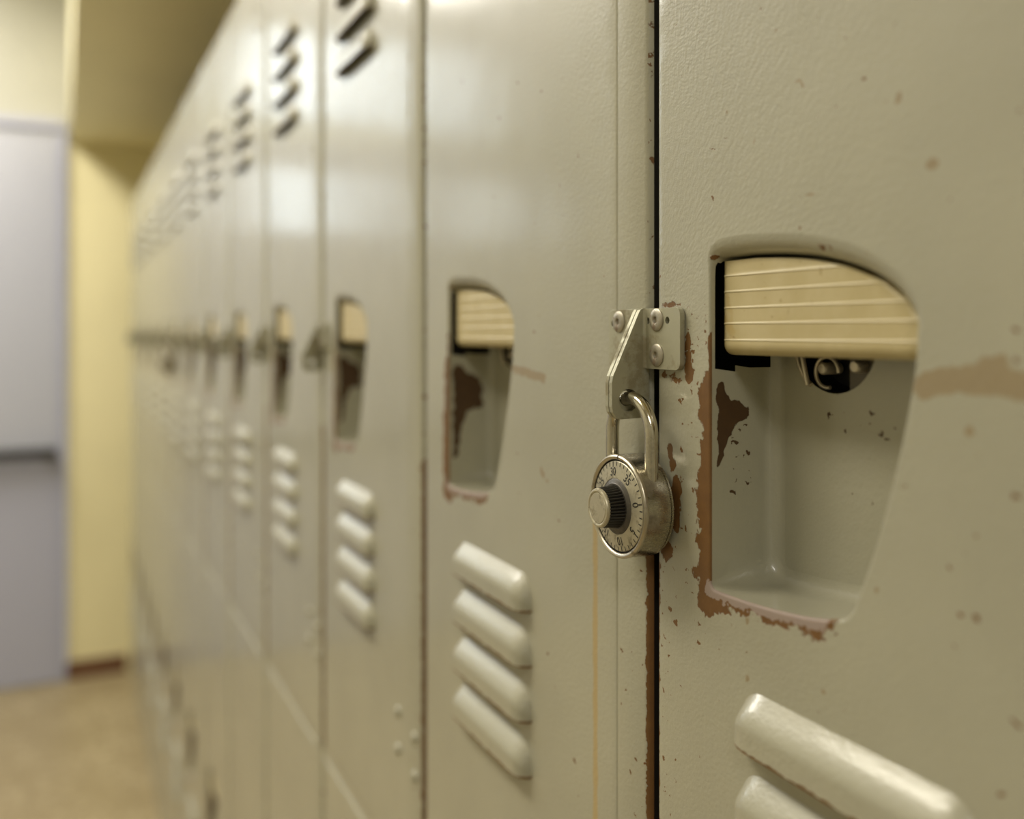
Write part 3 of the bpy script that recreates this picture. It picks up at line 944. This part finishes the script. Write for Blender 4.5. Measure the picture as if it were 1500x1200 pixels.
# ------------------------------------------------------------------ padlocks
LC = (0.0, -0.0790)                       # centre of the lock on the face
RB = 0.0236
body_prof = [(0.0, 0.0030), (0.0205, 0.0030), (0.0226, 0.0034), (0.0234, 0.0043), (0.0234, 0.0052), (0.0229, 0.0054), (0.0229, 0.0057), (0.0236, 0.0060), (0.0237, 0.0080), (0.0234, 0.0150), (0.0231, 0.0172), (0.0231, 0.0175)]
rim_prof = [(0.0231, 0.0172), (0.0236, 0.0176), (0.0237, 0.0186), (0.0234, 0.0193), (0.0227, 0.0197), (0.0219, 0.0195), (0.0213, 0.0188), (0.0211, 0.0176), (0.0, 0.0176)]
dial_prof = [(0.0206, 0.0177), (0.0206, 0.0185), (0.0203, 0.0188), (0.0140, 0.0196), (0.0128, 0.0197), (0.0128, 0.0190), (0.0, 0.0190)]
flange_prof = [(0.0126, 0.0191), (0.0126, 0.0196), (0.0122, 0.0199), (0.0108, 0.0203), (0.0104, 0.0206), (0.0, 0.0206)]
body_me = lathe('padlock_body', body_prof, 96, 30); body_me.materials.append(M['case'])
rim_me = lathe('padlock_rim', rim_prof, 96, 40); rim_me.materials.append(M['rim']); rim_me.materials.append(M['ink'])
for p_ in rim_me.polygons:
    if all(hypot(rim_me.vertices[i].co.y, rim_me.vertices[i].co.z) < 0.02135 for i in p_.vertices): p_.material_index = 1
dial_me = lathe('padlock_dial', dial_prof, 96, 30); dial_me.materials.append(M['dial'])
flange_me = lathe('knob_flange', flange_prof, 64, 30); flange_me.materials.append(M['flange'])
def knurl():
    verts, faces = [], []
    teeth, sub = 38, 6
    n = teeth * sub
    lv = [(0.0098, 0.0206, 1), (0.0096, 0.0220, 1), (0.0091, 0.0272, 1), (0.0088, 0.0284, 0.4), (0.0, 0.0284, 0)]
    rings = []
    for r, e, kf in lv[:-1]:
        ids = []
        for i in range(n):
            a = 2 * pi * i / n
            rr = r - kf * 0.0009 * (0.5 + 0.5 * cos(teeth * a)) ** 1.5
            verts.append((rr * cos(a), rr * sin(a), e)); ids.append(len(verts) - 1)
        rings.append(ids)
    for A, B in zip(rings, rings[1:]):
        for i in range(n):
            j = (i + 1) % n
            faces.append((A[i], A[j], B[j], B[i]))
    faces.append(tuple(rings[-1]))
    return shade(mesh('knob', verts, faces), 60)
knob_me = knurl(); knob_me.materials.append(M['knob'])
cap_me = lathe('knob_cap', [(0.0086, 0.0278), (0.0089, 0.0284), (0.0089, 0.0291), (0.0085, 0.0297), (0.0078, 0.0299), (0.0073, 0.0297), (0.0071, 0.0293), (0.0069, 0.0293), (0.0067, 0.0297), (0.0, 0.0299)], 64, 35); cap_me.materials.append(M['dial'])

# dial graduation: 40 ticks and the numbers, printed on the conical dial
A0 = 79.0                                  # clockwise angle of zero from the top
def dial_e(r): return 0.0188 + (0.0204 - r) * (0.0008 / 0.0064)
def polar(r, deg, off=0.0):
    a = radians(deg)
    return (r * sin(a) + off * cos(a), r * cos(a) - off * sin(a))
tick_v, tick_f = [], []
for i in range(40):
    deg = A0 + i * 9
    major = i % 5 == 0
    ra, rb, w = (0.0179 if major else 0.0184), 0.0203, 0.00030 if major else 0.00025
    q = len(tick_v)
    for r, o in ((ra, -w), (rb, -w), (rb, w), (ra, w)):
        p = polar(r, deg, o)
        tick_v.append((p[0], p[1], dial_e(r) + 0.00006))
    tick_f.append((q, q + 3, q + 2, q + 1))
ticks_me = mesh('dial_ticks', tick_v, tick_f); ticks_me.materials.append(M['ink'])
def numbers_mesh():
    bm = bmesh.new()
    dg = bpy.context.evaluated_depsgraph_get
    for i in range(8):
        cu = bpy.data.curves.new('txt', 'FONT'); cu.body = str(i * 5); cu.size = 0.0054; cu.align_x = 'CENTER'; cu.align_y = 'CENTER'; cu.resolution_u = 4; cu.offset = 0.00004
        to = bpy.data.objects.new('txt', cu); COL.objects.link(to)
        bpy.context.view_layer.update()
        me = bpy.data.meshes.new_from_object(to.evaluated_get(dg()))
        bpy.data.objects.remove(to); bpy.data.curves.remove(cu)
        a = radians(A0 + i * 45)
        c = polar(0.0156, A0 + i * 45)
        cs, sn = cos(-a), sin(-a)
        for v in me.vertices:
            x, y = v.co.x * 0.92, v.co.y
            s, vv = c[0] + x * cs - y * sn, c[1] + x * sn + y * cs
            v.co = W((s, vv, dial_e(hypot(s, vv)) + 0.00008))
        bm.from_mesh(me); bpy.data.meshes.remove(me)
    me = bpy.data.meshes.new('dial_numbers'); bm.to_mesh(me); bm.free()
    me.materials.append(M['ink'])
    return me
numbers_me = numbers_mesh()
index_me = bpy.data.meshes.new('index_mark')
im = []
for r, e in ((0.0219, 0.01965), (0.0227, 0.01985), (0.0234, 0.01945), (0.0238, 0.0186)):
    im += [polar(r, 3, -0.0003) + (e,), polar(r, 3, 0.0003) + (e,)]
index_me = mesh('index_mark', im, [(0, 2, 3, 1), (2, 4, 5, 3), (4, 6, 7, 5)]); index_me.materials.append(M['ink'])
# shackle: a U through the holes of both tabs
SE, SR = 0.0114, 0.0163
sp = [(-SR, 0.0130, SE)] + [(-SR, 0.0130 + 0.02 * t / 6, SE) for t in range(1, 6)]
cy = 0.0330
sp += [(SR * cos(a), cy + SR * sin(a), SE) for a in [pi - pi * i / 28 for i in range(29)]]
sp += [(SR, cy - 0.02 * t / 6, SE) for t in range(1, 7)]
shackle_me = tube('shackle', sp, 0.0031, 24); shackle_me.materials.append(M['shackle'])
port_me = lathe('shackle_port', [(0.0036, 0.0), (0.0044, 0.0003), (0.0048, -0.0010), (0.0050, -0.0040)], 24, 40); port_me.materials.append(M['case'])

def padlock(k, label):
    p = empty('padlock', (0, Y0 + k * PITCH - LC[0], EYE + LC[1]), label, 'padlock', 'combination padlocks on the hasps')
    b = link('body', body_me, None, p)
    link('rim', rim_me, None, b)
    d = link('dial', dial_me, None, p); d['label'] = 'numbered steel dial'
    link('dial_ticks', ticks_me, None, d); link('dial_numbers', numbers_me, None, d)
    link('index_mark', index_me, None, b)
    kn = link('knob', knob_me, None, p); kn['label'] = 'black knurled knob'
    link('knob_flange', flange_me, None, kn); link('knob_cap', cap_me, None, kn)
    link('shackle', shackle_me, None, p)
    return p
padlock(0, 'scuffed steel combination padlock with black knob, hanging in sharp focus from the near hasp')
padlock(7, 'blurred padlock far along the row, hanging from the eighth upper locker hasp')
